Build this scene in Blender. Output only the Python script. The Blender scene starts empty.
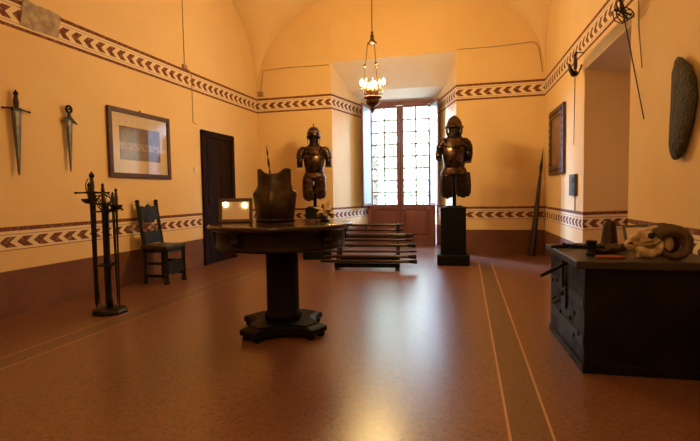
import bpy, bmesh, math, random
from mathutils import Vector, Matrix, Quaternion
random.seed(7)
S = bpy.context.scene
COL = S.collection
PI = math.pi

# ------------------------------------------------------------------ camera
cam_d = bpy.data.cameras.new('camera'); cam = bpy.data.objects.new('camera', cam_d); COL.objects.link(cam)
cam_d.sensor_width = 36; cam_d.lens = 460.187/700*36; cam_d.clip_start = .02
yaw, pitch, roll = -0.248, 0.057, -0.016
fw = Vector((math.sin(yaw), math.cos(yaw), 0)); rt = Vector((math.cos(yaw), -math.sin(yaw), 0)); up = Vector((0, 0, 1))
F = fw*math.cos(pitch)-up*math.sin(pitch); U = up*math.cos(pitch)+fw*math.sin(pitch)
R = rt*math.cos(roll)+U*math.sin(roll); U = U*math.cos(roll)-rt*math.sin(roll)
m = Matrix((R, U, -F)).transposed().to_4x4(); m.translation = Vector((0, 0, 1.05))
cam.matrix_world = m
S.camera = cam

# ------------------------------------------------------------------ view, world, lights
S.view_settings.view_transform = 'Standard'; S.view_settings.look = 'None'
S.view_settings.exposure = 0.14; S.view_settings.gamma = 1; S.view_settings.use_curve_mapping = False
W = bpy.data.worlds.new('world'); S.world = W; W.use_nodes = True
bg = W.node_tree.nodes['Background']; bg.inputs[0].default_value = (0.70, 0.86, 1.0, 1); bg.inputs[1].default_value = 8.5

def light(name, kind, loc, energy, color, size=.1, rot=None, **kw):
    d = bpy.data.lights.new(name, kind); d.energy = energy; d.color = color
    if kind == 'AREA': d.shape = 'RECTANGLE'; d.size = size; d.size_y = kw.get('sy', size)
    elif kind != 'SUN': d.shadow_soft_size = size
    o = bpy.data.objects.new(name, d); COL.objects.link(o); o.location = loc
    if rot: o.rotation_euler = rot
    return o
pl = light('window_daylight_portal', 'AREA', (-1.31, 9.75, 1.6), 1, (1, 1, 1), 1.5, (-PI/2, 0, 0), sy=3.2)
pl.data.cycles.is_portal = True
for sx_, se_ in ((-6.6, 11000), (4.2, 2200)):
    so = light('added_sky_fill', 'AREA', (sx_, 13.6, 4.6), se_, (.40, .62, 1.0), 2.5, None, sy=2.5)  # out-of-view area lamps added to strengthen the daylight through the window
    so.rotation_euler = (Vector((-1.3, 9.5, 1.7))-so.location).to_track_quat('-Z', 'Y').to_euler()
WARM = (1.0, .675, .245)
CS = .9275; CH = Vector((-1.245*CS, 6.307*CS, 0))          # chandelier axis
light('rear_chandelier_light', 'POINT', (-.985, -.2, 2.86), 38, WARM, .03)
light('rear_chandelier_light', 'POINT', (-.670, -.2, 2.90), 38, WARM, .03)
light('recess_fill_light', 'POINT', (2.35, 4.75, 1.3), 7, (1, .66, .44), .3)  # unseen point lamp added to brighten the recess soffit and jamb
BULB_W = 74

# ------------------------------------------------------------------ materials
class NT:
    def __init__(s, name):
        s.m = bpy.data.materials.new(name); s.m.use_nodes = True; s.t = s.m.node_tree; s.b = s.t.nodes['Principled BSDF']
    def n(s, k, **kw):
        x = s.t.nodes.new(k)
        for a, b in kw.items(): setattr(x, a, b)
        return x
    def l(s, a, b): s.t.links.new(a, b)
    def M(s, op, a, b=0.0, c=0.0):
        x = s.n('ShaderNodeMath', operation=op)
        for i, v in enumerate((a, b, c)):
            if isinstance(v, (int, float)): x.inputs[i].default_value = v
            else: s.l(v, x.inputs[i])
        return x.outputs[0]
    def band(s, v, a, b): return s.M('MULTIPLY', s.M('GREATER_THAN', v, a), s.M('LESS_THAN', v, b))
    def mix(s, f, a, b):
        x = s.n('ShaderNodeMix', data_type='RGBA')
        for i, v in ((0, f), (6, a), (7, b)):
            if isinstance(v, (int, float)): x.inputs[i].default_value = v
            elif isinstance(v, tuple): x.inputs[i].default_value = (*v, 1)
            else: s.l(v, x.inputs[i])
        return x.outputs[2]
    def coord(s, which='Object'): return s.n('ShaderNodeTexCoord').outputs[which]
    def noise(s, vec, scale, detail=4, rough=.55, lo=.35, hi=.65):
        x = s.n('ShaderNodeTexNoise'); x.inputs['Scale'].default_value = scale; x.inputs['Detail'].default_value = detail
        x.inputs['Roughness'].default_value = rough; s.l(vec, x.inputs['Vector'])
        r = s.n('ShaderNodeMapRange'); r.inputs[1].default_value = lo; r.inputs[2].default_value = hi
        s.l(x.outputs[0], r.inputs[0]); return r.outputs[0]
    def base(s, c):
        if isinstance(c, tuple): s.b.inputs['Base Color'].default_value = (*c, 1)
        else: s.l(c, s.b.inputs['Base Color'])
    def set(s, **kw):
        for k, v in kw.items():
            i = s.b.inputs[k.replace('_', ' ')]
            if isinstance(v, (int, float, tuple)): i.default_value = v
            else: s.l(v, i)
        return s
    def bump(s, h, strength=.3, dist=.01):
        x = s.n('ShaderNodeBump'); x.inputs['Strength'].default_value = strength; x.inputs['Distance'].default_value = dist
        s.l(h, x.inputs['Height']); s.l(x.outputs[0], s.b.inputs['Normal'])

def mat(name, c1, c2=None, rough=.5, metal=0., scale=12., bump=.15, spec=.5, rough2=None, stretch=None, dist=.004):
    t = NT(name); co = t.coord()
    if stretch:
        mp = t.n('ShaderNodeMapping'); mp.inputs['Scale'].default_value = stretch; t.l(co, mp.inputs[0]); co = mp.outputs[0]
    f = t.noise(co, scale)
    t.base(t.mix(f, c1, c2 or c1))
    if rough2 is not None:
        r = t.n('ShaderNodeMapRange'); t.l(t.noise(co, scale*1.7), r.inputs[0]); r.inputs[3].default_value = rough; r.inputs[4].default_value = rough2
        t.set(Roughness=r.outputs[0])
    else: t.set(Roughness=rough)
    t.set(Metallic=metal); t.b.inputs['Specular IOR Level'].default_value = spec
    if bump: t.bump(t.noise(co, scale*4, lo=.2, hi=.8), bump, dist)
    return t.m

OCHRE, OCHRE2, CREAM = (.82, .60, .33), (.78, .55, .29), (.82, .66, .47)
MAROON = (.17, .045, .03); DADO, DADO2 = (.20, .085, .055), (.15, .062, .042)
def wall_material():
    t = NT('painted_plaster'); uv = t.coord('UV'); ob = t.coord('Object')
    sp = t.n('ShaderNodeSeparateXYZ'); t.l(uv, sp.inputs[0]); u, v0 = sp.outputs[0], sp.outputs[1]
    wob = t.M('MULTIPLY', t.M('SUBTRACT', t.noise(ob, 2.5, lo=0, hi=1), .5), .006)
    v = t.M('ADD', v0, wob)
    col = t.mix(t.noise(ob, 1.1, 6), OCHRE, OCHRE2)
    col = t.mix(t.M('MULTIPLY', t.noise(ob, 7, 6, lo=.5, hi=.8), .35), col, (.84, .62, .37))
    col = t.mix(t.band(v, 2.63, 2.835), col, CREAM)
    col = t.mix(t.band(v, .60, .765), col, CREAM)
    def chev(lo, hi, per, w=.55, k=.40):
        vn = t.M('ABSOLUTE', t.M('SUBTRACT', t.M('DIVIDE', t.M('SUBTRACT', v, lo), (hi-lo)/2), 1))
        fr = t.M('FRACT', t.M('SUBTRACT', t.M('DIVIDE', u, per), t.M('MULTIPLY', vn, k)))
        return t.M('MULTIPLY', t.M('LESS_THAN', fr, w), t.band(v, lo, hi))
    masks = [t.band(v, 2.835, 2.872), t.band(v, 2.600, 2.630), t.band(v, .767, .805), t.band(v, .593, .600),
             chev(2.675, 2.785, .155), chev(.620, .715, .162, .6)]
    thin = [t.band(v, 2.805, 2.811), t.band(v, 2.651, 2.657), t.band(v, .733, .740)]
    m = masks[0]
    for k in masks[1:]: m = t.M('MAXIMUM', m, k)
    worn = t.M('SUBTRACT', 1.0, t.M('MULTIPLY', t.noise(ob, 30, 5, lo=.5, hi=.75), .35))
    col = t.mix(t.M('MULTIPLY', m, worn), col, MAROON)
    m = t.M('MAXIMUM', t.M('MAXIMUM', thin[0], thin[1]), thin[2])
    col = t.mix(t.M('MULTIPLY', m, .75), col, (.25, .09, .05))
    col = t.mix(t.M('LESS_THAN', v, .411), col, t.mix(t.noise(ob, 3, 5), DADO, DADO2))
    t.base(col); t.set(Roughness=.72); t.b.inputs['Specular IOR Level'].default_value = .25
    t.bump(t.noise(ob, 14, 6, lo=.2, hi=.8), .12, .01)
    return t.m
M_WALL = wall_material()
M_VAULT = mat('vault_plaster', (.82, .60, .33), (.79, .55, .29), .8, scale=1.2, bump=.05, spec=.2)
M_SOFFIT = mat('pale_plaster', (.82, .68, .50), (.78, .62, .44), .75, scale=2, bump=.05, spec=.2)

def floor_material():
    t = NT('polished_terrazzo'); ob = t.coord('Object')
    sp = t.n('ShaderNodeSeparateXYZ'); t.l(ob, sp.inputs[0]); x, y = sp.outputs[0], sp.outputs[1]
    col = t.mix(t.noise(ob, .8, 3, lo=.2, hi=.8), (.192, .080, .055), (.155, .062, .043))
    col = t.mix(t.M('MULTIPLY', t.noise(ob, 24, 4, lo=.4, hi=.75), .35), col, (.34, .19, .13))
    vo = t.n('ShaderNodeTexVoronoi'); vo.inputs['Scale'].default_value = 36; t.l(ob, vo.inputs['Vector'])
    mr_ = t.n('ShaderNodeMapRange'); t.l(vo.outputs['Distance'], mr_.inputs[0]); mr_.inputs[1].default_value = .20; mr_.inputs[2].default_value = .40; mr_.inputs[3].default_value = 1; mr_.inputs[4].default_value = 0
    dots = t.M('MULTIPLY', mr_.outputs[0], t.M('MULTIPLY', t.noise(ob, 5, 2, lo=.1, hi=.5), 1.0))
    strip = t.M('MAXIMUM', t.band(x, .18, .36), t.band(x, -2.995, -2.80))
    strip = t.M('MULTIPLY', strip, t.band(y, -5, 7.15))
    col = t.mix(t.M('MULTIPLY', strip, .85), col, t.mix(t.noise(ob, 10, 3), (.12, .066, .047), (.14, .076, .054)))
    col = t.mix(t.M('MULTIPLY', dots, .8), col, (.07, .03, .022))
    ln = None
    for c in (.18, .36, -2.995, -2.80):
        b = t.band(x, c-.006, c+.006); ln = b if ln is None else t.M('MAXIMUM', ln, b)
    ln = t.M('MULTIPLY', ln, t.band(y, -5, 7.15))
    col = t.mix(t.M('MULTIPLY', ln, .85), col, (.60, .36, .22))
    t.base(col)
    t.set(Roughness=.29); t.b.inputs['Specular IOR Level'].default_value = .70
    return t.m
M_FLOOR = floor_material()

M_DOOR = mat('dark_stained_door', (.026, .011, .007), (.016, .007, .005), .75, scale=6, stretch=(1, 1, .15), spec=.08)
M_EBONY = mat('black_lacquered_wood', (.006, .005, .005), (.010, .007, .006), .45, scale=8, stretch=(1, 1, .2), bump=.05, spec=.06)
M_TOP = mat('polished_dark_tabletop', (.035, .016, .010), (.02, .009, .007), .17, scale=5, stretch=(.3, 2, 1), bump=.03)
M_APRON = mat('dark_mahogany', (.011, .006, .005), (.007, .004, .004), .30, scale=6, bump=.05, spec=.2)
M_CHEST = mat('worn_black_chest', (.005, .004, .004), (.013, .010, .009), .55, scale=5, bump=.3, rough2=.4, spec=.15)
M_CHESTTOP = mat('worn_chest_lid', (.013, .010, .009), (.028, .020, .016), .42, scale=7, bump=.3)
M_WINFRAME = mat('red_brown_window_frame', (.24, .075, .052), (.18, .055, .04), .42, scale=6, stretch=(1, 1, .2), bump=.05)
M_SHUT = mat('pale_shutter_paint', (.34, .42, .44), (.30, .38, .40), .5, scale=3, bump=.03)
M_IRON = mat('blackened_iron', (.007, .006, .006), (.020, .015, .012), .45, .5, 18, .25, .35)
M_BLADE = mat('dull_old_blade', (.055, .045, .035), (.11, .09, .07), .42, .8, 14, .15)
M_STEEL = mat('browned_armour_steel', (.13, .072, .048), (.035, .020, .014), .22, .95, 9, .12, rough2=.40)
M_STEEL2 = mat('dark_cuirass_steel', (.085, .062, .054), (.040, .028, .023), .24, .9, 6, .12, rough2=.45)
M_DARKST = mat('dark_armour_steel', (.045, .026, .019), (.020, .013, .011), .35, .9, 9, .15)
M_LEATHER = mat('dark_leather', (.03, .015, .010), (.055, .027, .018), .6, scale=16, bump=.3)
M_MAIL = mat('dark_mail', (.008, .007, .006), (.014, .012, .010), .6, 0, 60, .5, .2)
M_PED = mat('black_painted_pedestal', (.005, .005, .006), (.008, .008, .008), .5, scale=5, bump=.05, spec=.10)
M_BRASS = mat('aged_bronze', (.20, .105, .045), (.09, .048, .025), .35, .9, 25, .2)
M_POLE = mat('dark_wooden_pole', (.04, .022, .017), (.02, .011, .009), .33, scale=10, stretch=(.2, 1, 1), bump=.1)
M_CHAIR = mat('dark_green_stained_oak', (.007, .009, .007), (.018, .018, .012), .45, scale=10, bump=.2, spec=.2)
M_SEAT = mat('dark_seat_leather', (.05, .035, .018), (.03, .021, .012), .38, scale=8, bump=.1)
M_FRAME = mat('brown_picture_frame', (.085, .030, .020), (.055, .019, .013), .55, scale=10, bump=.06)
M_MOUNT = mat('cream_mount_board', (.74, .60, .46), (.70, .56, .42), .7, scale=3, bump=0)
M_MIRF = mat('carved_dark_frame', (.03, .011, .008), (.075, .028, .017), .33, scale=26, bump=.5)
M_STONE = mat('grey_brown_stone', (.032, .025, .020), (.062, .048, .038), .75, scale=9, bump=.6, dist=.02)
M_PATCH = mat('bare_old_plaster', (.52, .42, .34), (.30, .23, .18), .85, scale=16, bump=.35)
M_BONE = mat('old_bone', (.68, .52, .35), (.24, .145, .09), .6, scale=22, bump=.7)
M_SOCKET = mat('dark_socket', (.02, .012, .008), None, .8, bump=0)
M_HORN = mat('ridged_brown_horn', (.085, .045, .024), (.04, .021, .012), .45, scale=22, bump=.4)
M_CORE = mat('pale_horn_core', (.50, .34, .20), (.33, .20, .11), .6, scale=18, bump=.3)
M_BELL = mat('rusty_bell_metal', (.065, .032, .020), (.035, .018, .013), .55, .5, 14, .3)
M_RED = mat('dull_red_leather', (.30, .075, .045), (.20, .05, .03), .5, scale=12)
M_GREYCARD = mat('grey_card', (.16, .16, .15), (.12, .12, .12), .7, bump=0)
M_WHITE = mat('white_plastic', (.75, .70, .62), None, .4, bump=0)
M_BOXD = mat('dark_grey_box', (.05, .045, .04), (.07, .06, .05), .5, bump=.05)
M_CABLE = mat('ochre_painted_cable', (.42, .25, .12), (.34, .2, .1), .6, bump=0)
M_SHINE = mat('polished_steel', (.92, .90, .84), (.75, .72, .66), .20, .9, 20, .05)
M_LEAF = mat('garden_leaves', (.45, .58, .30), (.58, .68, .42), .6, scale=5, bump=0)
M_BARK = mat('grey_bark', (.16, .12, .09), (.10, .08, .06), .8, scale=10)
M_GROUND = mat('pale_courtyard_gravel', (.50, .47, .40), (.42, .39, .33), .9, scale=20)

def glass_mat(name, tint=(1, 1, 1), f=.05):
    t = NT(name); tr = t.n('ShaderNodeBsdfTransparent'); tr.inputs[0].default_value = (*tint, 1)
    gl = t.n('ShaderNodeBsdfGlossy'); gl.inputs['Roughness'].default_value = .03
    mx = t.n('ShaderNodeMixShader'); mx.inputs[0].default_value = f
    t.l(tr.outputs[0], mx.inputs[1]); t.l(gl.outputs[0], mx.inputs[2])
    t.l(mx.outputs[0], t.t.nodes['Material Output'].inputs[0]); return t.m
M_GLASS = glass_mat('window_glass', (.97, .99, .98)); M_LGLASS = glass_mat('clear_lamp_glass', (1, .98, .95), .12)
M_PGLASS = glass_mat('picture_glass', (1, 1, 1), .07)
t = NT('glowing_bulb'); t.base((1, .8, .5)); t.b.inputs['Emission Color'].default_value = (1, .80, .50, 1); t.b.inputs['Emission Strength'].default_value = 60; M_BULB = t.m

def print_material():
    t = NT('sepia_print'); ob = t.coord('Object'); sp = t.n('ShaderNodeSeparateXYZ'); t.l(ob, sp.inputs[0]); y, z = sp.outputs[1], sp.outputs[2]
    c = t.mix(t.noise(ob, 12, 6), (.15, .10, .065), (.27, .185, .125))
    c = t.mix(t.M('MULTIPLY', t.band(z, .02, .4), t.noise(ob, 18, 5)), c, (.10, .065, .045))
    c = t.mix(t.M('MULTIPLY', t.band(z, -.07, .01), t.noise(ob, 38, 4, lo=.45, hi=.6)), c, (.60, .45, .33))
    c = t.mix(t.M('MULTIPLY', t.M('LESS_THAN', z, -.07), t.noise(ob, 24, 4)), c, (.16, .10, .07))
    t.base(c); t.set(Roughness=.6); return t.m
M_PRINT = print_material()
def paper_material():
    t = NT('written_paper'); ob = t.coord('Object'); w = t.n('ShaderNodeTexWave'); w.bands_direction = 'Z'; w.inputs['Scale'].default_value = 22; w.inputs['Distortion'].default_value = 3
    t.l(ob, w.inputs[0]); f = t.M('MULTIPLY', t.M('GREATER_THAN', w.outputs['Fac'], .8), t.noise(ob, 60, 2))
    t.base(t.mix(t.M('MULTIPLY', f, .35), (.90, .74, .66), (.6, .42, .34))); t.set(Roughness=.6); return t.m
M_PAPER = paper_material()

# ------------------------------------------------------------------ mesh helpers
def basis(d):
    d = Vector(d).normalized(); a = Vector((0, 0, 1)) if abs(d.z) < .9 else Vector((1, 0, 0))
    x = a.cross(d).normalized(); return x, d.cross(x), d
class MB:
    def __init__(s): s.v = []; s.f = []; s.sm = []
    def add(s, vs, fs, smooth=False):
        o = len(s.v); s.v += [tuple(v) for v in vs]; s.f += [tuple(i+o for i in f) for f in fs]; s.sm += [smooth]*len(fs); return s
    def box(s, c, d, rz=0, M=None):
        c = Vector(c); h = [x/2 for x in d]; vs = []
        for i in (-1, 1):
            for j in (-1, 1):
                for k in (-1, 1):
                    p = Vector((i*h[0], j*h[1], k*h[2]))
                    if rz: p = Matrix.Rotation(rz, 3, 'Z') @ p
                    if M: p = M @ p
                    vs.append(p+c)
        return s.add(vs, [(0, 1, 3, 2), (4, 6, 7, 5), (0, 4, 5, 1), (2, 3, 7, 6), (0, 2, 6, 4), (1, 5, 7, 3)])
    def rings(s, rings, smooth=True, caps=True):
        n = len(rings[0]); vs = [p for r in rings for p in r]; fs = []
        for k in range(len(rings)-1):
            for i in range(n):
                j = (i+1) % n; fs.append((k*n+i, k*n+j, (k+1)*n+j, (k+1)*n+i))
        s.add(vs, fs, smooth)
        if caps:
            o = len(s.v)-len(vs)
            s.f += [tuple(o+i for i in reversed(range(n))), tuple(o+(len(rings)-1)*n+i for i in range(n))]; s.sm += [False, False]
        return s
    def tube(s, pts, r, n=8, smooth=True, caps=True):
        pts = [Vector(p) for p in pts]; rs = r if isinstance(r, (list, tuple)) else [r]*len(pts); rg = []
        x = None
        for i, p in enumerate(pts):
            d = (pts[min(i+1, len(pts)-1)]-pts[max(i-1, 0)]).normalized()
            if x is None: x = basis(d)[0]
            x = (x-d*x.dot(d)).normalized(); y = d.cross(x)
            rg.append([p+(x*math.cos(a)+y*math.sin(a))*rs[i] for a in [2*PI*k/n for k in range(n)]])
        return s.rings(rg, smooth, caps)
    def lathe(s, prof, c=(0, 0, 0), n=20, sx=1, sy=1, smooth=True, ph=0, axis=None):
        c = Vector(c); rg = []
        X, Y, Z = basis(axis) if axis else (Vector((1, 0, 0)), Vector((0, 1, 0)), Vector((0, 0, 1)))
        for r, z in prof:
            r = max(r, .0004); rg.append([c+X*(math.cos(a)*r*sx)+Y*(math.sin(a)*r*sy)+Z*z for a in [ph+2*PI*k/n for k in range(n)]])
        return s.rings(rg, smooth)
    def ball(s, c, r, n=12, sx=1, sy=1, sz=1):
        k = max(5, n//2); return s.lathe([(r*math.sin(PI*i/k), -r*sz*math.cos(PI*i/k)) for i in range(k+1)], c, n, sx, sy)
    def prism(s, poly, z0, z1, smooth=False):
        return s.rings([[Vector((x, y, z0)) for x, y in poly], [Vector((x, y, z1)) for x, y in poly]], smooth)
    def plate(s, poly, th, M):            # 2D outline in local XZ, thickness along local Y, placed by matrix M
        return s.rings([[M @ Vector((x, -th/2, z)) for x, z in poly], [M @ Vector((x, th/2, z)) for x, z in poly]], False)
    def build(s, name, mat, parent=None, bevel=0, seg=2, sub=0, uv=None):
        me = bpy.data.meshes.new(name); me.from_pydata(s.v, [], s.f); me.materials.append(mat)
        me.polygons.foreach_set('use_smooth', s.sm)
        bm = bmesh.new(); bm.from_mesh(me); bmesh.ops.recalc_face_normals(bm, faces=bm.faces); bm.to_mesh(me); bm.free()
        o = bpy.data.objects.new(name, me); COL.objects.link(o)
        if parent: o.parent = parent
        if bevel:
            b = o.modifiers.new('bevel', 'BEVEL'); b.width = bevel; b.segments = seg; b.limit_method = 'ANGLE'; b.angle_limit = .7
        if sub: q = o.modifiers.new('sub', 'SUBSURF'); q.levels = q.render_levels = sub
        return o
def thing(name, label, cat, loc=(0, 0, 0), rz=0, group=None, quat=None):
    o = bpy.data.objects.new(name, None); COL.objects.link(o); o.location = loc; o.empty_display_size = .1
    if quat: o.rotation_mode = 'QUATERNION'; o.rotation_quaternion = quat
    else: o.rotation_euler = (0, 0, rz)
    return tag(o, label, cat, group)
def tag(o, label, cat, group=None):
    o['label'] = label; o['category'] = cat
    if group: o['group'] = group
    return o
def struct(o, label=None):
    if o.parent is None: o['kind'] = 'structure'
    if label: o['label'] = label
    return o
def copy_tree(o, parent=None):
    c = o.copy(); COL.objects.link(c)
    if parent: c.parent = parent
    for ch in [x for x in bpy.data.objects if x.parent == o]: copy_tree(ch, c)
    return c
def quat_to(d, spin=0):
    return Vector(d).to_track_quat('Z', 'Y') @ Quaternion((0, 0, 1), spin)
XL = lambda y: -3.804+.03*(y-9)
XR = lambda y: 1.222-.024*(y-9)
YB = lambda x: 8.128+.007*x

# ------------------------------------------------------------------ the room shell
def wall(name, A, B, z0, z1, u0=0., th=.3, mat_=None, e0=0, e1=0):
    A = Vector(A); B = Vector(B); d = (B-A).normalized(); out = Vector((-d.y, d.x)); ln = (B-A).length
    pts = [(A, u0), (B, u0+ln), (B+out*th+d*e1, u0+ln), (A+out*th-d*e0, u0)]
    vs = [(p.x, p.y, z) for z in (z0, z1) for p, _ in pts]; us = [(u, z) for z in (z0, z1) for _, u in pts]
    fs = [(0, 1, 5, 4), (1, 2, 6, 5), (2, 3, 7, 6), (3, 0, 4, 7), (0, 3, 2, 1), (4, 5, 6, 7)]
    me = bpy.data.meshes.new(name); me.from_pydata(vs, [], fs); me.materials.append(mat_ or M_WALL)
    l = me.uv_layers.new(name='UVMap')
    for p in me.polygons:
        for li, vi in zip(p.loop_indices, p.vertices): l.data[li].uv = us[vi]
    o = bpy.data.objects.new(name, me); COL.objects.link(o); return struct(o), u0+ln
def V2(f, a): return (f(a), a)
YN = -2.0
yl = 8.102
LA, LB = (XL(YN), YN), (XL(yl), yl)
_, u = wall('wall_left', LA, LB, 0, 5.2, .035, e1=.3)
NL, NR = (-2.365, YB(-2.365)), (-.165, YB(-.165))
_, u = wall('wall_back_left', LB, NL, 0, 5.2, u)
WL, WR = (-1.995, 9.50), (-.615, 9.50)
_, u = wall('wall_niche_left', NL, (WL[0], 9.62), 0, 3.55, u, th=.2)
wall('wall_niche_right', (WR[0], 9.62), NR, 0, 3.55, 0.03, th=.2)
CR = (XR(8.137), 8.137)
wall('wall_back_right', NR, CR, 0, 5.2, 0.02, e1=.3)
wall('wall_back_header', NL, NR, 3.43, 5.2, 0, th=.25, mat_=M_VAULT)
O1, O2 = (XR(5.775), 5.775), (XR(4.37), 4.37)
_, u = wall('wall_right_far', CR, O1, 0, 5.2, .10, e1=-.2)
_, u = wall('wall_right_header', O1, O2, 2.425, 5.2, u)
wall('wall_right_near', O2, (XR(YN), YN), 0, 5.2, u)
J1 = (3.20, 6.87)
_, u = wall('wall_recess_far', O1, J1, 0, 2.425, .08, th=.2, e0=-.25)
_, u = wall('wall_recess_back', J1, (3.25, 3.7), 0, 2.425, u, th=.2, e0=.2, e1=.2)
wall('wall_recess_near', (3.25, 3.7), O2, 0, 2.425, u, th=.2, e1=-.2)
wall('wall_front', (XR(YN), YN), LA, 0, 5.2, 0, e0=.3, e1=.3)
b = MB(); b.prism([O1, J1, (3.25, 3.7), O2], 2.418, 2.55); struct(b.build('ceiling_recess', M_SOFFIT))
b = MB()
zs = [(8.13, 3.43), (8.80, 3.03), (9.62, 2.93)]
rg = []
for y, z in zs:
    f = (y-8.13)/1.49; xl = -2.365+.37*f-.1; xr = -.165-.45*f+.1
    rg.append([Vector((xl, y, z)), Vector((xr, y, z)), Vector((xr, y, z+.3)), Vector((xl, y, z+.3))])
b.rings(rg, False); struct(b.build('ceiling_niche', M_SOFFIT))
# cross vault springing just above the frieze
def vault():
    N = 72; sp, h = 2.93, 1.85; yc, hy = (YN+8.13)/2, (8.13-YN)/2; vs = []; fs = []
    P = [-1.02]+[-math.cos(PI*i/N) for i in range(N+1)]+[1.02]; n = len(P)
    for b_ in P:
        y = yc+b_*hy; xl, xr = XL(y), XR(y)
        for a in P:
            x = (xl+xr)/2+a*(xr-xl)/2
            za = math.sqrt(max(0, 1-a*a)); zb = math.sqrt(max(0, 1-abs(b_)**5)); z = sp+h*min(1.06, (za**7+zb**7)**(1/7)); vs.append((x, y, z))
    for j in range(n-1):
        for i in range(n-1): fs.append((j*n+i, j*n+i+1, (j+1)*n+i+1, (j+1)*n+i))
    b = MB(); b.add(vs, fs, True); o = b.build('ceiling', M_VAULT)
    return struct(o)
vault()
b = MB(); b.prism([(-4.5, YN-.3), (3.6, YN-.3), (3.6, 8.6), (-.2, 8.6), (-.2, 9.62), (-2.4, 9.62), (-2.4, 8.6), (-4.5, 8.6)], -.2, 0); struct(b.build('floor', M_FLOOR))

# ------------------------------------------------------------------ window
win = thing('window_1', 'tall red-brown french window with small panes in the back niche', 'window', (-1.305, 9.5, 0)); win['kind'] = 'structure'
b = MB(); hw = .665
b.box((-hw, 0, 1.46), (.06, .12, 2.92)); b.box((hw, 0, 1.46), (.06, .12, 2.92)); b.box((0, 0, 2.885), (2*hw, .12, .08)); b.box((0, 0, .015), (2*hw, .16, .03))
b.build('window_frame', M_WINFRAME, win, .006)
for s in (-1, 1):
    x0, x1 = (-.635, -.012) if s < 0 else (.012, .635)     # leaf extent
    gi, go = (-.085, -.59) if s < 0 else (.06, .56)       # glass extents inner/outer
    xa, xb = min(gi, go), max(gi, go)
    b = MB()
    b.box(((x0+xa)/2, 0, 1.43), (xa-x0, .06, 2.80)); b.box(((xb+x1)/2, 0, 1.43), (x1-xb, .06, 2.80))
    b.box(((xa+xb)/2, 0, 2.825), (xb-xa, .06, .05)); b.box(((xa+xb)/2, 0, .78), (xb-xa, .06, .09)); b.box(((xa+xb)/2, 0, .095), (xb-xa, .06, .13))
    lf = b.build('casement', M_WINFRAME, win, .004)
    b = MB(); b.box(((xa+xb)/2, .01, .445), (xb-xa, .025, .58)); b.box(((xa+xb)/2, -.012, .445), (xb-xa-.10, .03, .48)); b.build('lower_panel', M_WINFRAME, lf, .012)
    b = MB()
    b.box(((xa+xb)/2, 0, 1.81), (.030, .03, 1.98))
    for k in range(1, 8): b.box(((xa+xb)/2, 0, .825+1.975*k/8), (xb-xa, .03, .028))
    b.build('glazing_bars', M_WINFRAME, lf)
    b = MB(); b.box(((xa+xb)/2, 0, 1.81), (xb-xa, .005, 1.98)); b.build('pane', M_GLASS, lf)
b = MB(); b.box((0, -.035, 1.43), (.05, .02, 2.80)); b.box((0, .035, 1.43), (.05, .02, 2.80)); b.build('meeting_strip', M_WINFRAME, win, .004)
b = MB(); b.tube([(.0, -.055, .45), (.0, -.055, 2.65)], .005, 6); b.tube([(0, -.05, 1.15), (0, -.10, 1.15), (.05, -.11, 1.13)], .010, 8); b.build('window_bolt', M_IRON, win)
b = MB(); b.tube([(-.05, -.035, 1.95), (-.05, -.035, 2.25)], .008, 6); b.build('window_handle', M_BRASS, win)
def shutter(hx, hy, ex, ey, s):
    root = thing('shutter', 'pale %s folded open at the %s side of the french window' % (('greenish shutter', 'left') if s < 0 else ('blue-grey shutter', 'right')), 'shutter', (hx, hy, 0), math.atan2(ey-hy, ex-hx), 'inner shutters of the french window')
    L = math.hypot(ex-hx, ey-hy)
    b = MB(); b.box((L/2, 0, 1.825), (L-.05, .02, 1.95)); b.build('panel', M_SHUT, root)
    b = MB()
    for x in (.0125, L-.0125): b.box((x, 0, 1.825), (.025, .034, 2.03))
    for z in (.8225, 2.8275): b.box((L/2, 0, z), (L-.05, .034, .025))
    b.build('border', M_WINFRAME, root)
    for z in (1.1, 1.75, 2.45): b = MB(); b.box((L*.45, s*.019, z), (.12, .016, .035)); b.build('latch', M_WHITE, root)
    return root
shutter(-1.925, 9.435, -1.985, 8.93, -1); shutter(-.69, 9.435, -.515, 8.93, 1)

# exterior seen through the glass
b = MB(); b.prism([(-14, 9.7), (12, 9.7), (12, 30), (-14, 30)], -.35, -.25); struct(b.build('ground_outside', M_GROUND))
b = MB()
for k in range(15):
    x = -2.1+k*.12; b.tube([(x, 10.1, -.25), (x, 10.1, .98)], .008, 6)
b.box((-1.26, 10.1, 1.0), (1.8, .04, .025)); b.box((-1.26, 10.1, .70), (1.8, .03, .02))
for k in range(7):
    cx = -1.98+k*.24; b.tube([(cx+.10*math.cos(a), 10.1, .84+.12*math.sin(a)) for a in [PI*j/8 for j in range(9)]], .007, 5)
tag(b.build('balcony_railing', M_IRON), 'thin curled iron railing seen outside through the french window', 'railing')
def tree(x, y, h, r, label):
    root = thing('garden_tree', label, 'tree', (x, y, -.25), 0, 'trees in the garden beyond the french window')
    b = MB(); b.tube([(0, 0, 0), (.1, 0, h*.4), (-.05, .1, h*.7)], [.14, .1, .05], 8)
    for k in range(5):
        a = k*1.3; b.tube([(.05, 0, h*.45), (math.cos(a)*r*.6, math.sin(a)*r*.6, h*(.65+.05*k))], [.05, .015], 6)
    b.build('trunk', M_BARK, root)
    b = MB()
    for k in range(900):
        p = Vector((random.gauss(0, 1), random.gauss(0, 1), random.gauss(0, 1))).normalized()*random.random()**.4
        c = Vector((p.x*r, p.y*r, h*.62+p.z*h*.38)); q = Quaternion((random.random(), random.random()-.5, random.random()-.5, random.random()-.5)).normalized(); s_ = .10
        b.add([c+q @ Vector(v) for v in ((-s_, 0, 0), (0, -s_*.45, 0), (s_, 0, 0), (0, s_*.45, 0))], [(0, 1, 2, 3)])
    b.build('foliage', M_LEAF, root)
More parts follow.
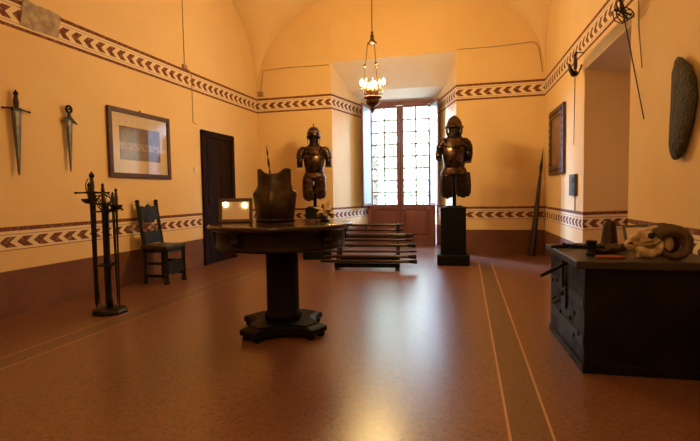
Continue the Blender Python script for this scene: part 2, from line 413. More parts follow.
tree(-2.9, 14.5, 4.6, 1.3, 'light green leafy tree outside, behind the left panes of the window')
tree(-1.2, 17.0, 3.4, 1.5, 'low green tree outside, behind the right panes of the window')

# ------------------------------------------------------------------ left door
def dl(y, d): return (XL(y)+d, y)
LW = math.atan2(1, .03)               # left wall direction (towards the back)
dr = thing('door_1', 'tall dark wooden door in the left wall', 'door', (XL(6.71), 6.71, 0), LW-PI/2); dr['kind'] = 'structure'
b = MB()
b.box((.02, -.435, 1.03), (.04, .10, 2.06)); b.box((.02, .405, 1.03), (.04, .10, 2.06)); b.box((.02, -.015, 2.01), (.04, .94, .10)); b.build('door_frame', M_DOOR, dr, .008)
b = MB(); b.box((.008, -.015, .98), (.014, .74, 1.96)); lf = b.build('leaf', M_DOOR, dr)
b = MB()
for z, h in ((.45, .62), (1.15, .5), (1.68, .34)):
    for y in (-.20, .17): b.box((.018, y, z), (.012, .27, h))
b.build('raised_panels', M_DOOR, lf, .007)
b = MB(); b.tube([(.012, -.33, 1.0), (.05, -.33, 1.0)], .010, 8); b.ball((.06, -.33, 1.0), .020); b.build('door_knob', M_BRASS, lf)

# ------------------------------------------------------------------ wall fittings: patch, switch, cables
def lframe(y, z, d=0.): return thing
def wall_obj_left(y, z): return Matrix.Translation((XL(y), y, z)) @ Matrix.Rotation(-.03, 4, 'Z')   # local +x into the room, +y along wall
b = MB(); poly = [(3.45, 2.655), (3.60, 2.645), (3.72, 2.655), (3.85, 2.662), (3.862, 2.75), (3.885, 2.88), (3.75, 2.895), (3.62, 2.888), (3.49, 2.91), (3.475, 2.78)]
b.rings([[Vector((XL(y)+d, y, z)) for y, z in poly] for d in (0, .012)], False)
tag(b.build('plaster_fragment', M_PATCH), 'rough greyish square of bare old plaster interrupting the painted frieze above the daggers', 'plaster patch')
b = MB(); b.box((XL(6.07)+.008, 6.07, 1.45), (.016, .07, .07)); sw = b.build('light_switch', M_WHITE, None, .003); tag(sw, 'small white light switch left of the dark door', 'switch')
def cable(pts, label, r=.006):
    b = MB(); b.tube(pts, r, 6); return tag(b.build('wall_cable', M_CABLE), label, 'cable')
cable([(XL(5.9)+.006, 5.9, 4.4), (XL(5.9)+.006, 5.9, 2.93)], 'thin cable running down to the frieze, left of the dark door')
b = MB(); b.box((XL(5.88)+.015, 5.89, 2.895), (.03, .09, .06)); tag(b.build('junction_box', M_CABLE), 'small junction box on the frieze under the vertical cable', 'junction box')
cable([(XL(5.93)+.006, 5.93, 2.89), (XL(6.02)+.006, 6.02, 2.88), (XL(6.06)+.006, 6.06, 2.80), (XL(6.06)+.006, 6.06, 2.14), (XL(6.15)+.006, 6.15, 2.12)], 'thin cable hanging from the frieze down towards the white switch')
b = MB(); b.box((-3.74, YB(-3.74)-.02, 2.95), (.10, .04, .09)); tag(b.build('junction_box', M_CABLE), 'small junction box in the left back corner above the frieze', 'junction box')
cable([(-3.74, YB(-3.7)-.008, 2.99), (-3.68, YB(-3.68)-.008, 3.38), (-3.2, YB(-3)-.008, 3.40), (-2.40, YB(-2.4)-.008, 3.385)], 'thin cable rising from the left back corner towards the niche')
cable([(-.15, YB(0)-.008, 3.455), (.5, YB(.5)-.008, 3.45), (1.06, YB(1)-.008, 3.475), (1.14, YB(1.1)-.008, 3.40), (1.205, YB(1.2)-.008, 2.98)], 'thin cable looping from the niche to the right back corner')

# ------------------------------------------------------------------ swords
def sword(name, label, cat, loc, axis, spin, spec, group=None):
    """origin at the guard, grip up +Z, blade down -Z"""
    r = thing(name, label, cat, loc, 0, group, quat_to(axis, spin))
    L, w0, w1, th, G, pr = spec['L'], spec['w0'], spec['w1'], spec['th'], spec['G'], spec.get('pr', .02)
    b = MB(); rg = []
    for f in (0, .15, .5, .8, .95, 1.0):
        w = w0+(w1-w0)*f; w = w if f < 1 else .002; z = -L*f
        rg.append([Vector((w, 0, z)), Vector((w*.35, th, z)), Vector((-w*.35, th, z)), Vector((-w, 0, z)), Vector((-w*.35, -th, z)), Vector((w*.35, -th, z))])
    b.rings(rg, False); b.build('blade', spec.get('bm', M_BLADE if cat == 'dagger' else M_IRON), r)
    b = MB(); g = spec.get('gr', .013); b.lathe([(g*.8, 0), (g*1.1, G*.2), (g*1.25, G*.5), (g, G*.8), (g*.8, G)], n=10); b.build('grip', M_LEATHER, r)
    b = MB(); k = spec.get('pom', 'ball')
    if k == 'ring':
        n = 14; b.tube([(pr*math.cos(2*PI*i/n), 0, G+pr+pr*math.sin(2*PI*i/n)) for i in range(n+1)], pr*.38, 6); b.ball((0, 0, G+pr), pr*.35)
    else: b.lathe([(.006, G-.004), (pr*.8, G+pr*.3), (pr, G+pr), (pr*.75, G+pr*1.7), (pr*.3, G+pr*2.0), (pr*.35, G+pr*2.3), (.001, G+pr*2.6)], n=10)
    b.build('pommel', M_IRON, r)
    b = MB(); q = spec['guard']
    if 'cross' in q:
        c = q['cross']; dr_ = q.get('drop', 0); b.tube([(-c, 0, -dr_), (-c*.6, 0, -dr_*.4), (0, 0, .004), (c*.6, 0, -dr_*.4), (c, 0, -dr_)], [.008, .007, .012, .007, .008], 8)
        b.ball((-c, 0, -dr_), .011, 8); b.ball((c, 0, -dr_), .011, 8); b.box((0, 0, -.006), (w0*1.6, th*3+.008, .03))
    if 'flare' in q:
        c = q['flare']; b.plate([(-c, -.05), (-c*.55, -.012), (0, .035), (c*.55, -.012), (c, -.05), (c*.55, -.04), (0, -.015), (-c*.55, -.04)], .02, Matrix.Identity(4))
    if 'cup' in q:
        c = q['cup']; b.lathe([(.010, -.035), (c*.55, -.030), (c*.85, -.012), (c, .012), (c*.97, .014), (c*.8, -.006), (c*.5, -.022), (.010, -.026)], n=18)
    if 'bow' in q:
        c = q['bow']; b.tube([(0, 0, G*.97), (c*.6, 0, G*.95), (c, 0, G*.6), (c*.95, 0, G*.15), (c*.4, 0, -.01), (0, 0, -.01)], .005, 6)
    if 'swept' in q:
        c = q['swept']
        for sg in (-1, 1):
            n = 14; b.tube([(c*.9*math.cos(2*PI*i/n), sg*c*.35*abs(math.sin(PI*i/n)), -.02+c*.55*math.sin(2*PI*i/n)) for i in range(n+1)], .0045, 6)
            b.tube([(0, sg*.01, .05), (c*.7, sg*c*.45, .02), (c*.5, sg*c*.6, -.05), (0, sg*c*.2, -.09), (-c*.6, sg*c*.5, -.04), (-c*.7, sg*c*.3, .02), (0, sg*.01, .01)], .0045, 6)
    b.build('guard', M_IRON, r)
    return r
nL = Vector((1, -.03, 0))
def on_left(y, z, d): return (XL(y)+d, y, z)
sword('dagger', 'large broad-bladed dagger with a straight cross guard, nearest the left picture edge', 'dagger', on_left(3.345, 1.87, .035), (0, .012, 1), PI/2-.03,
      dict(L=.60, w0=.052, w1=.010, th=.007, G=.115, gr=.019, pr=.022, guard=dict(cross=.125, drop=.012)), 'daggers on the left wall')
sword('dagger', 'slimmer dagger with a ring pommel and drooping flared guard, beside the framed print', 'dagger', on_left(3.90, 1.868, .035), (0, .02, 1), PI/2-.03,
      dict(L=.54, w0=.042, w1=.009, th=.007, G=.06, gr=.015, pr=.032, pom='ring', guard=dict(flare=.095)), 'daggers on the left wall')

# sword stand
ST = Vector((-3.175, 3.505, 0))
st = thing('sword_stand', 'black iron stand on an octagonal foot holding old swords', 'stand', ST)
b = MB(); b.lathe([(.155, 0), (.155, .018), (.14, .04), (.05, .045), (.045, .05)], n=8, smooth=False, ph=PI/8); b.build('base', M_IRON, st, .004)
b = MB(); b.lathe([(.030, .048), (.030, .12), (.024, .14), (.024, .40), (.032, .42), (.032, .47), (.024, .49), (.026, .9), (.034, .92), (.034, .95), (.018, .97), (.018, 1.0), (.001, 1.02)], n=14); b.build('post', M_IRON, st)
def hoop(z, r_, name):
    b = MB(); n = 28; b.tube([(r_*math.cos(2*PI*i/n), r_*math.sin(2*PI*i/n), z) for i in range(n+1)], .007, 6)
    for k in range(3): a = k*2*PI/3+.4; b.tube([(.02*math.cos(a), .02*math.sin(a), z), (r_*math.cos(a), r_*math.sin(a), z)], .006, 6)
    b.build(name, M_IRON, st)
hoop(.445, .085, 'lower_ring'); hoop(.93, .095, 'upper_ring')
yd = math.atan2(.25, .97)     # picture-plane direction
px = Vector((math.cos(yd), math.sin(yd), 0)); py = Vector((-px.y, px.x, 0))
def stsword(ox, oy, z, tx, ty, label, spec, spin=0, name='sword'):
    g = ST+px*ox+py*oy+Vector((0, 0, z)); t = ST+px*tx+py*ty+Vector((0, 0, .05)); spec['L'] = (g-t).length
    sword(name, label, 'sword', g, g-t, spin, spec, 'old swords in the iron stand')
thin = dict(w0=.013, w1=.006, th=.004)
stsword(-.095, -.03, 1.10, -.09, -.05, 'tallest sword in the iron stand, long cross guard and side ring', dict(w0=.025, w1=.014, th=.008, G=.13, gr=.016, pr=.024, guard=dict(cross=.13, bow=.05)), yd)
stsword(-.150, .03, 1.035, -.105, .03, 'sword with a shallow cup guard at the left of the iron stand', dict(**thin, G=.12, gr=.017, pr=.017, guard=dict(cup=.075, cross=.05)), yd)
stsword(-.055, .075, 1.055, -.05, .08, 'sword with looped swept hilt behind the tallest one in the iron stand', dict(**thin, G=.10, gr=.015, pr=.014, guard=dict(swept=.08)), yd+.5)
stsword(.010, -.05, 1.00, .02, -.09, 'short sword in the middle of the iron stand with curled guard rings', dict(w0=.017, w1=.009, th=.005, G=.10, gr=.013, pr=.015, guard=dict(cross=.05, swept=.05)), yd)
stsword(.050, .04, .985, .045, .06, 'plain slim sword right of the stand post with small round pommel', dict(**thin, G=.095, gr=.012, pr=.011, guard=dict(cross=.035)), yd)
stsword(.105, -.01, .975, .10, -.02, 'sword with pointed pommel and cup guard at the right of the iron stand', dict(**thin, G=.13, gr=.013, pr=.014, guard=dict(cup=.055, cross=.06, drop=.03)), yd)

# ------------------------------------------------------------------ framed print on the left wall
fr = thing('framed_print', 'large dark-framed sepia print with a wide cream mount on the left wall', 'picture', (XL(4.955), 4.955, 1.695), -.03)
def frame_mesh(w, h, bw, dpt, y0=0):       # local: x depth, y width, z height
    b = MB()
    for s in (-1, 1): b.box((dpt/2, s*(w/2-bw/2), 0), (dpt, bw, h)); b.box((dpt/2, 0, s*(h/2-bw/2)), (dpt*.98, w-2*bw, bw))
    return b
frame_mesh(1.07, .81, .055, .035).build('frame', M_FRAME, fr, .006)
b = MB(); b.box((.008, 0, 0), (.014, .97, .71)); b.build('mount', M_MOUNT, fr)
b = MB(); b.box((.017, -.01, .005), (.004, .695, .395)); b.build('print', M_PRINT, fr)
b = MB(); b.box((.024, 0, 0), (.003, .965, .705)); b.build('glass', M_PGLASS, fr)
b = MB(); b.tube([(.01, 0, .40), (.01, 0, .43)], .008, 6); b.build('hook', M_IRON, fr)

# ------------------------------------------------------------------ carved chair
ch = thing('carved_chair', 'dark high-backed carved chair standing against the left wall', 'chair', (-3.635, 4.94, 0), .0)
ch.rotation_euler = (0, 0, -.03)
D, Wd = .152, .165
for s in (-1, 1):
    b = MB(); b.tube([(-D, s*Wd, 0), (-D, s*Wd, .46)], .030, 4, False)
    b.tube([(-D, s*Wd, .44), (-D-.075, s*Wd, .965)], .028, 4, False); b.lathe([(.018, .955), (.030, .97), (.018, .98), (.030, .995), (.022, 1.015), (.004, 1.025)], (-D-.077, s*Wd, 0), 10); b.build('back_post', M_CHAIR, ch)
    b = MB(); b.tube([(D, s*Wd, 0), (D, s*Wd, .035), (D, s*Wd, .05), (D, s*Wd, .43)], [.040, .040, .030, .030], 4, False); b.build('leg', M_CHAIR, ch)
b = MB(); b.box((.0, 0, .45), (.375, .39, .04)); b.build('seat', M_SEAT, ch, .008)
b = MB()
b.box((D, 0, .41), (.03, .32, .05)); b.box((-D, 0, .41), (.03, .32, .05))
for s in (-1, 1): b.box((0, s*Wd, .41), (.30, .028, .05)); b.box((0, s*Wd, .10), (.30, .026, .035)); b.box((0, s*Wd, .25), (.30, .02, .03))
b.build('rail', M_CHAIR, ch)
pl2 = [(-.155, -.11), (-.155, .03), (-.11, .06), (-.07, .04), (0, .075), (.07, .04), (.11, .06), (.155, .03), (.155, -.11), (.09, -.08), (.05, -.12), (0, -.09), (-.05, -.12), (-.09, -.08)]
def cm(x, z, tilt): return Matrix.Translation((x, 0, z)) @ Matrix.Rotation(tilt, 4, 'Y') @ Matrix.Rotation(PI/2, 4, 'Z')
b = MB(); b.plate(pl2, .022, cm(D, .22, 0)); b.build('front_stretcher', M_CHAIR, ch)
top = [(-.15, -.09), (-.15, .07), (-.12, .10), (-.06, .08), (0, .12), (.06, .08), (.12, .10), (.15, .07), (.15, -.09), (.10, -.07), (.06, -.115), (0, -.08), (-.06, -.115), (-.10, -.07)]
tl = -math.atan2(.075, .54)
b = MB(); b.plate(top, .022, cm(-D-.052, .85, tl)); b.plate([(-.09, -.08), (-.05, .04), (0, .07), (.05, .04), (.09, -.08), (0, -.11)], .034, cm(-D-.052, .85, tl)); b.build('crest_panel', M_CHAIR, ch, .004)
low = [(-.155, -.09), (-.155, .05), (-.13, .075), (-.09, .05), (-.05, .08), (0, .05), (.05, .08), (.09, .05), (.13, .075), (.155, .05), (.155, -.09)]
b = MB(); b.plate(low, .022, cm(-D-.013, .57, tl)); b.build('back_panel', M_CHAIR, ch, .004)

# ------------------------------------------------------------------ round table
TC = Vector((-1.382, 3.300, 0)); va = math.atan2(TC.y, TC.x)
tb = thing('pedestal_table', 'round dark polished table on a thick black column', 'table', TC, va-PI/2)   # local -y faces the camera
TH = .84
b = MB(); b.lathe([(.47, TH-.05), (.51, TH-.045), (.54, TH-.030), (.55, TH-.015), (.543, TH-.003), (.53, TH)], n=64); b.build('tabletop', M_TOP, tb)
b = MB(); b.lathe([(.44, .66), (.482, .66), (.492, .668), (.487, .68), (.487, TH-.06), (.495, TH-.048)], n=56); b.build('apron', M_APRON, tb)
for k in range(4):
    a = PI/4+k*PI/2; a = {0: .12, 1: PI-.12, 2: PI+.9, 3: -.9}[k]
    c = Vector((math.cos(a)*.487, math.sin(a)*.487, 0)); Mx = Matrix.Translation(c) @ Matrix.Rotation(a, 4, 'Z')
    b = MB(); b.plate([(-.02, .69), (.018, .70), (.028, .73), (.022, .75), (.036, .78), (.04, .793), (-.02, .793)], .06, Mx); b.build('bracket', M_APRON, tb, .004)
b = MB(); b.lathe([(.135, .095), (.14, .12), (.148, .135), (.13, .155), (.124, .165), (.124, .60), (.125, .615), (.15, .64), (.15, .66)], n=36); b.build('column', M_EBONY, tb)
def plinth(r, cut, sag, n=9):
    P = []
    for k in range(4):
        a = k*PI/2; 
        c0 = Vector((math.cos(a)*r, math.sin(a)*r)); t0 = Vector((-math.sin(a), math.cos(a)))
        a2 = a+PI/2; c1 = Vector((math.cos(a2)*r, math.sin(a2)*r)); t1 = Vector((-math.sin(a2), math.cos(a2)))
        s0, s1 = c0+t0*cut, c1-t1*cut; P.append(c0-t0*cut)
        mid = (s0+s1)/2; nrm = mid.normalized()
        for i in range(n): f = i/(n-1); P.append(s0.lerp(s1, f)-nrm*sag*math.sin(PI*f))
    return P
b = MB(); P = plinth(.365, .085, .07); P2 = [p*.95 for p in P]; P3 = [p*.82 for p in P]
b.rings([[Vector((p.x, p.y, z)) for p in Q] for Q, z in ((P2, .03), (P, .04), (P, .072), (P2, .082), (P3, .09), (P3, .097))], False)
o = b.build('plinth', M_EBONY, tb); o.rotation_euler = (0, 0, PI/4)
for k in range(4):
    for s in (-1, 1):
        a = PI/4+k*PI/2+s*.17; b = MB(); b.lathe([(.018, 0), (.028, .008), (.03, .018), (.022, .032)], (math.cos(a)*.335, math.sin(a)*.335, 0), 12); b.build('foot', M_EBONY, tb)

# small framed document on the table
def tp(px_, py_, z=TH): return Vector((TC.x+px.x*px_+py.x*py_, TC.y+px.y*px_+py.y*py_, z))
rz = math.atan2(-1.55, -.9)  # facing the camera
fd = thing('framed_document', 'small brown-framed paper propped at the left of the round table', 'picture', (-1.770, 3.305, TH), .385)
def fm2(w, h, bw, d, tilt, zc):
    Mx = Matrix.Rotation(tilt, 3, 'X'); b = MB()
    for s in (-1, 1):
        b.box(Mx @ Vector((s*(w/2-bw/2), 0, h/2)), (bw, d, h), M=Mx); b.box(Mx @ Vector((0, 0, h/2+s*(h/2-bw/2))), (w-2*bw, d*.98, bw), M=Mx)
    return b, Mx
b, Mx = fm2(.262, .197, .026, .02, -.25, 0); b.build('frame', M_FRAME, fd, .003)
b = MB(); b.box(Mx @ Vector((0, .003, .096)), (.222, .006, .152), M=Mx); b.build('paper', M_PAPER, fd)
b = MB(); b.box(Mx @ Vector((0, -.005, .096)), (.216, .002, .146), M=Mx); b.build('glass', M_PGLASS, fd)
b = MB(); b.box((0, .075, .065), (.05, .004, .145), M=Matrix.Rotation(.45, 3, 'X')); b.build('easel_back', M_BOXD, fd)

# breastplate
def grid_shell(fn, nu, nv, th):
    """fn(u,v)->Vector, u in [-1,1], v in [0,1]; closed shell with thickness along -normal"""
    P = [[fn(-1+2*i/nu, j/nv) for i in range(nu+1)] for j in range(nv+1)]
    vs = [p for r in P for p in r]; N = []
    for j in range(nv+1):
        for i in range(nu+1):
            a = P[j][min(i+1, nu)]-P[j][max(i-1, 0)]; c = P[min(j+1, nv)][i]-P[max(j-1, 0)][i]; N.append(a.cross(c).normalized())
    m_ = len(vs); vs2 = [v-n_*th for v, n_ in zip(vs, N)]; w = nu+1; fs = []
    for j in range(nv):
        for i in range(nu):
            q = (j*w+i, j*w+i+1, (j+1)*w+i+1, (j+1)*w+i); fs.append(q); fs.append(tuple(m_+k for k in reversed(q)))
    ed = [(j*w, (j+1)*w) for j in range(nv)]+[((j+1)*w+nu, j*w+nu) for j in range(nv)]+[(i+1, i) for i in range(nu)]+[(nv*w+i, nv*w+i+1) for i in range(nu)]
    fs += [(a, b_, m_+b_, m_+a) for a, b_ in ed]
    return vs+vs2, fs
def cui(u, v):
    # half-width profile with arm holes; top edge dips at the neck
    zt = .400+.0*u
    au = abs(u)
    if au < .66: top = .366+.040*(au/.66)**2.6
    else: top = .406+.004*math.sin((au-.66)/.34*PI)
    z = top*v
    if z < .21: w = .160+.027*(z/.21)
    else:
        f = (z-.21)/.20; w = .187-.044*math.sin(min(1, f*2.6)*PI/2)
    x = u*w
    depth = .115*(1-au**2.3)*(0.62+.38*math.sin(PI*min(1, (z+.10)/.40)))+.02
    depth += .018*max(0, 1-au*3)*math.sin(PI*min(1, z/.36))
    return Vector((x, -depth, z+.018))
vs, fs = grid_shell(cui, 36, 26, .004)
cu = thing('breastplate', 'dark steel breastplate standing upright on the round table', 'breastplate', (-1.520, 3.52, TH), .10)
b = MB(); b.add(vs, fs, True); b.build('plate', M_STEEL2, cu)
b = MB(); ptsb = [cui(-1+2*i/30, 0) for i in range(31)]; b.tube([(p.x, p.y, .012) for p in ptsb], .012, 8); b.build('waist_rim', M_STEEL2, cu)
b = MB(); b.box((0, .015, .10), (.025, .02, .20)); b.box((0, .03, .008), (.14, .12, .016)); b.build('support', M_EBONY, cu)

# spiked steel star (morning star head)
sr = thing('spiked_mace_head', 'bright steel spiked star standing at the right of the round table', 'mace head', (-1.085, 3.475, TH), 0)
b = MB(); b.ball((0, 0, .085), .032, 12)
ga = PI*(3-math.sqrt(5)); n = 12
b.build('ball', M_SHINE, sr)
for i in range(n):
    z = 1-2*(i+.5)/n; r_ = math.sqrt(1-z*z); d = Vector((r_*math.cos(ga*i), r_*math.sin(ga*i), z)); L = .098 if z > -.6 else .06
    b = MB(); b.tube([Vector((0, 0, .085))+d*.015, Vector((0, 0, .085))+d*.035, Vector((0, 0, .085))+d*L], [.020, .027, .0008], 4, False); b.build('spike', M_SHINE, sr)
b = MB(); b.lathe([(.040, 0), (.042, .008), (.03, .016), (.018, .028), (.014, .06)], n=16); b.build('base', M_DARKST, sr)

# ------------------------------------------------------------------ pole rack behind the table
rk = thing('pole_rack', 'low dark trestle rack holding horizontal wooden poles', 'rack', (-1.35, 6.35, 0), .10)
for s in (-1, 1):
    x = s*.42
    b = MB(); b.tube([(x, .17, .0), (x, .13, .62)], .022, 4, False); b.build('rear_post', M_POLE, rk)
    b = MB(); b.tube([(x, -.20, 0.0), (x, -.17, .06), (x, .12, .50)], [.03, .022, .020], 4, False); b.build('front_leg', M_POLE, rk)
    b = MB(); b.box((x, 0, .05), (.045, .42, .05)); b.build('foot_rail', M_POLE, rk)
b = MB(); b.box((0, -.19, .07), (.90, .05, .06)); b.box((0, .165, .10), (.86, .03, .04)); b.build('base_beam', M_EBONY, rk)
labs = ['topmost pole on the low rack', 'second pole from the top of the low rack', 'thick dark third pole from the top of the low rack', 'fourth pole from the top of the low rack',
        'fifth pole from the top of the low rack, flared right end', 'sixth pole from the top of the low rack', 'seventh pole from the top of the low rack, flared right end', 'lowest pole on the low rack, flared right end']
PZ = [(.605, .10, -.60, .50, .013), (.535, .10, -.60, .49, .012), (.455, .085, -.60, .625, .026), (.395, .06, -.60, .625, .014), (.325, .02, -.60, .655, .017), (.245, -.03, -.60, .675, .012), (.180, -.09, -.62, .665, .017), (.128, -.19, -.64, .675, .017)]
ca, sa = math.cos(.10), math.sin(.10)
for lb, (z, y, x0, x1, r_) in zip(labs, PZ):
    y -= .035
    p = thing('wooden_pole', lb, 'pole', (-1.35-y*sa, 6.35+y*ca, z), .10, 'wooden poles on the low rack')
    b = MB(); b.tube([(x0, 0, 0), (x1-.12, 0, 0), (x1-.09, 0, 0), (x1, 0, 0)], [r_*1.3, r_*1.3, r_*1.3, r_*1.3], 10); b.build('shaft', M_POLE, p)
    fl = 'flared' in lb
    b = MB(); b.tube([(x1-.10, 0, 0), (x1-.03, 0, 0), (x1, 0, 0), (x1+.012, 0, 0)], [r_*1.31, r_*(1.7 if fl else 1.33), r_*(1.9 if fl else 1.0), r_*(1.6 if fl else .3)], 10); b.build('end_ferrule', M_DARKST, p)

# ------------------------------------------------------------------ half armours on pedestals
def pedestal(loc, rz, label):
    p = thing('pedestal', label, 'pedestal', loc, rz, 'black pedestals under the armours')
    b = MB(); b.box((0, 0, .0775), (.46, .46, .155)); b.build('base', M_PED, p, .018, 3)
    b = MB(); b.box((0, 0, .498), (.36, .36, .686)); b.build('shaft', M_PED, p, .008)
def ell(cx, cy, z, rx, ry, n=24, sq=2.0, front=1.0, ph=0):
    P = []
    for k in range(n):
        a = 2*PI*k/n; c, s = math.cos(a), math.sin(a)
        x = math.copysign(abs(c)**(2/sq), c)*rx; y = math.copysign(abs(s)**(2/sq), s)*ry*(front if s < 0 else 1)
        P.append(Vector((cx+x, cy+y, z)))
    return P
def armour(loc, rz, kind, label):
    A = thing('half_armour', label, 'armour', loc, rz, 'half armours on pedestals')
    # local: front is -y, z=0 at pedestal top
    b = MB(); b.box((0, .02, .008), (.22, .22, .016)); b.tube([(0, .03, .01), (0, .03, .66)], .028, 8); b.build('post', M_PED, A)
    # breast and back
    b = MB(); R_ = []
    for z, rx, ry, fr_ in ((.555, .150, .11, 1.05), (.60, .148, .11, 1.15), (.66, .160, .115, 1.35), (.74, .172, .12, 1.45), (.82, .178, .12, 1.35), (.90, .180, .118, 1.15), (.96, .165, .10, 1.0), (1.0, .13, .085, .95), (1.03, .085, .07, .95)):
        r = ell(0, 0, z, rx, ry, 32, 2.15, fr_)
        for p in r:
            if p.y < 0 and abs(p.x) < .035: p.y -= .012*(1-abs(p.x)/.035)
        R_.append(r)
    b.rings(R_); b.build('breastplate', M_STEEL, A)
    b = MB()
    for s in (-1, 1): b.tube([(s*.125, -.085, .985), (s*.13, -.13, .93), (s*.10, -.155, .89)], [.012, .014, .01], 6)
    b.tube([(-.15, -.10, .885), (-.07, -.155, .865), (0, -.175, .85), (.07, -.155, .865), (.15, -.10, .885)], .008, 6); b.build('strap', M_DARKST, A)
    b = MB(); b.rings([ell(0, 0, z, rx, ry, 24) for z, rx, ry in ((.998, .115, .092), (1.03, .092, .078), (1.06, .072, .066), (1.09, .068, .064))]); b.build('gorget', M_DARKST, A)
    # fauld with flared lames
    b = MB(); b.rings([ell(0, 0, z, rx, ry, 32, 2.2) for z, rx, ry in ((.575, .145, .115), (.555, .168, .13), (.545, .166, .128), (.525, .182, .14), (.515, .180, .137), (.49, .196, .15), (.48, .194, .145), (.455, .200, .148))]); b.build('fauld', M_STEEL, A)
    # tassets
    for s in (-1, 1):
        Lz = (.10 if s < 0 else .13) if kind == 1 else (.115 if s < 0 else .13)
        def ts(u, v, s=s, Lz=Lz):
            z0_ = .50 if (kind == 2 and s > 0) else .47; z = z0_-(z0_-Lz)*v; w = .088+.012*math.sin(PI*v)-.030*max(0, v-.8)/.2
            bulge = .003*((v*9) % 1)
            cx = s*((.100 if kind == 1 else (.092 if s < 0 else .122))-(.01 if kind == 1 else -.005)*v); w += (0 if kind == 1 else (-.006 if s < 0 else .012)); return Vector((cx+u*w, -.055-.085*math.sqrt(max(0, 1-u*u*.9))*(1-.25*v)-bulge, z+(.05*(abs(u)**2) if v > .98 else 0)))
        vs, fs = grid_shell(ts, 12, 20, -.006); b = MB(); b.add(vs, fs, True); t_ = b.build('tasset', M_DARKST if kind == 2 else M_STEEL, A)
        for v_ in (.15, .45, .75):
            for u_ in (-.75, .75): p = ts(u_, v_); b = MB(); b.ball((p.x, p.y-.004, p.z), .006, 6); b.build('rivet', M_BRASS, t_)
    # pauldrons and arm stubs
    for s in (-1, 1):
        b = MB()
        for k, (dx, dz, rx, rz_) in enumerate(((.175, .955, .075, .055), (.20, .925, .078, .06), (.222, .885, .070, .065), (.235, .84, .060, .06))):
            if kind == 2: dx -= .032
            b.rings([[Vector((s*dx+math.cos(a)*rx*q, math.sin(a)*.092*q*(1-.08*k), dz+rz_*h_)) for a in [2*PI*j/18 for j in range(18)]] for q, h_ in ((1.0, -.55), (1.02, -.3), (.93, .25), (.7, .62), (.3, .85))])
        b.build('pauldron', M_DARKST if kind == 2 else M_STEEL, A)
        if kind == 1: pts = [(s*.225, 0, .86), (s*.238, -.01, .76), (s*.235, -.02, .68)]; rr = [.055, .05, .047]
        elif s < 0: pts = [(s*.195, 0, .86), (s*.225, -.05, .77), (s*.215, -.13, .70)]; rr = [.052, .048, .042]
        else: pts = [(s*.195, 0, .88), (s*.205, -.01, .76), (s*.19, -.03, .66)]; rr = [.060, .060, .052]
        b = MB(); b.tube(pts, rr, 16)
        b.tube([pts[-1], (pts[-1][0], pts[-1][1]-.003, pts[-1][2]-.014)], [rr[-1]*1.12, rr[-1]*1.1], 16); b.build('arm_plate', M_DARKST, A)
    # helmet
    if kind == 1:
        b = MB()
        b.rings([ell(0, .012, z, rx, ry, 24) for z, rx, ry in ((1.13, .112, .125), (1.19, .112, .130), (1.235, .106, .125), (1.28, .088, .105), (1.31, .060, .075), (1.325, .025, .03), (1.328, .002, .002))], True, True)
        b.build('skull', M_STEEL, A)
        b = MB(); b.plate([(-.12, .0), (-.09, .075), (-.02, .115), (.06, .11), (.12, .07), (.138, .0), (.10, .06), (.05, .088), (-.02, .092), (-.08, .055)], .01, Matrix.Translation((0, .012, 1.24)) @ Matrix.Rotation(PI/2, 4, 'Z'))
        b.lathe([(.012, 1.345), (.008, 1.365), (.001, 1.385)], (0, 0, 0), 8); b.build('comb', M_STEEL, A)
        b = MB()
        for s in (-1, 1): b.add(*grid_shell(lambda u_, v_, s=s: Vector((s*(.110-.022*v_), -.018+u_*(.062-.02*v_), 1.165-.125*v_)), 6, 6, .006*s), True)
        b.build('cheek_piece', M_STEEL, A)
        b = MB(); b.rings([ell(0, .0, z, rx, ry, 18) for z, rx, ry in ((1.05, .06, .06), (1.09, .074, .078), (1.15, .085, .098), (1.20, .09, .11), (1.235, .085, .105))]); b.build('head_form', M_MAIL, A)
        b = MB(); b.plate([(-.10, -.03), (-.07, .0), (.07, .0), (.10, -.03), (.06, -.02), (-.06, -.02)], .07, Matrix.Translation((0, -.112, 1.235))); b.build('peak', M_STEEL, A)
    else:
        b = MB()
        b.rings([ell(0, y, z, rx, ry, 28) for z, rx, ry, y in ((1.145, .140, .170, 0), (1.158, .140, .170, 0), (1.18, .116, .138, .0), (1.235, .103, .120, .0), (1.28, .080, .092, .01), (1.312, .046, .052, .02), (1.335, .012, .014, .03), (1.345, .002, .002, .035))]); b.build('pointed_helmet', M_STEEL, A)
        b = MB(); b.rings([ell(0, .01, z, rx, ry, 22) for z, rx, ry in ((1.01, .115, .10), (1.05, .088, .085), (1.09, .08, .09), (1.14, .085, .10), (1.178, .088, .105))]); b.build('mail_coif', M_MAIL, A)
        b = MB(); b.plate([(-.04, -.04), (-.028, .05), (.028, .05), (.04, -.04), (0, -.065)], .01, Matrix.Translation((0, -.10, 1.115))); b.build('face_bar', M_DARKST, A)
        b = MB()
        for s in (-1, 1): b.tube([(s*.10, 0, 1.17), (s*.105, -.01, 1.09), (s*.085, -.04, 1.03)], [.012, .018, .012], 8)
        b.build('cheek_strap', M_STEEL, A)
    return A
pedestal((-2.41, 7.28, 0), .30, 'black pedestal under the armour behind the round table, half hidden')
armour((-2.435, 7.27, .842), .26, 1, 'brown steel half armour with a comb helmet, left of the window')
pedestal((-.188, 6.95, 0), .03, 'black pedestal under the armour right of the window')
armour((-.170, 6.95, .842), .02, 2, 'brown steel half armour with a pointed brimmed helmet, right of the window')

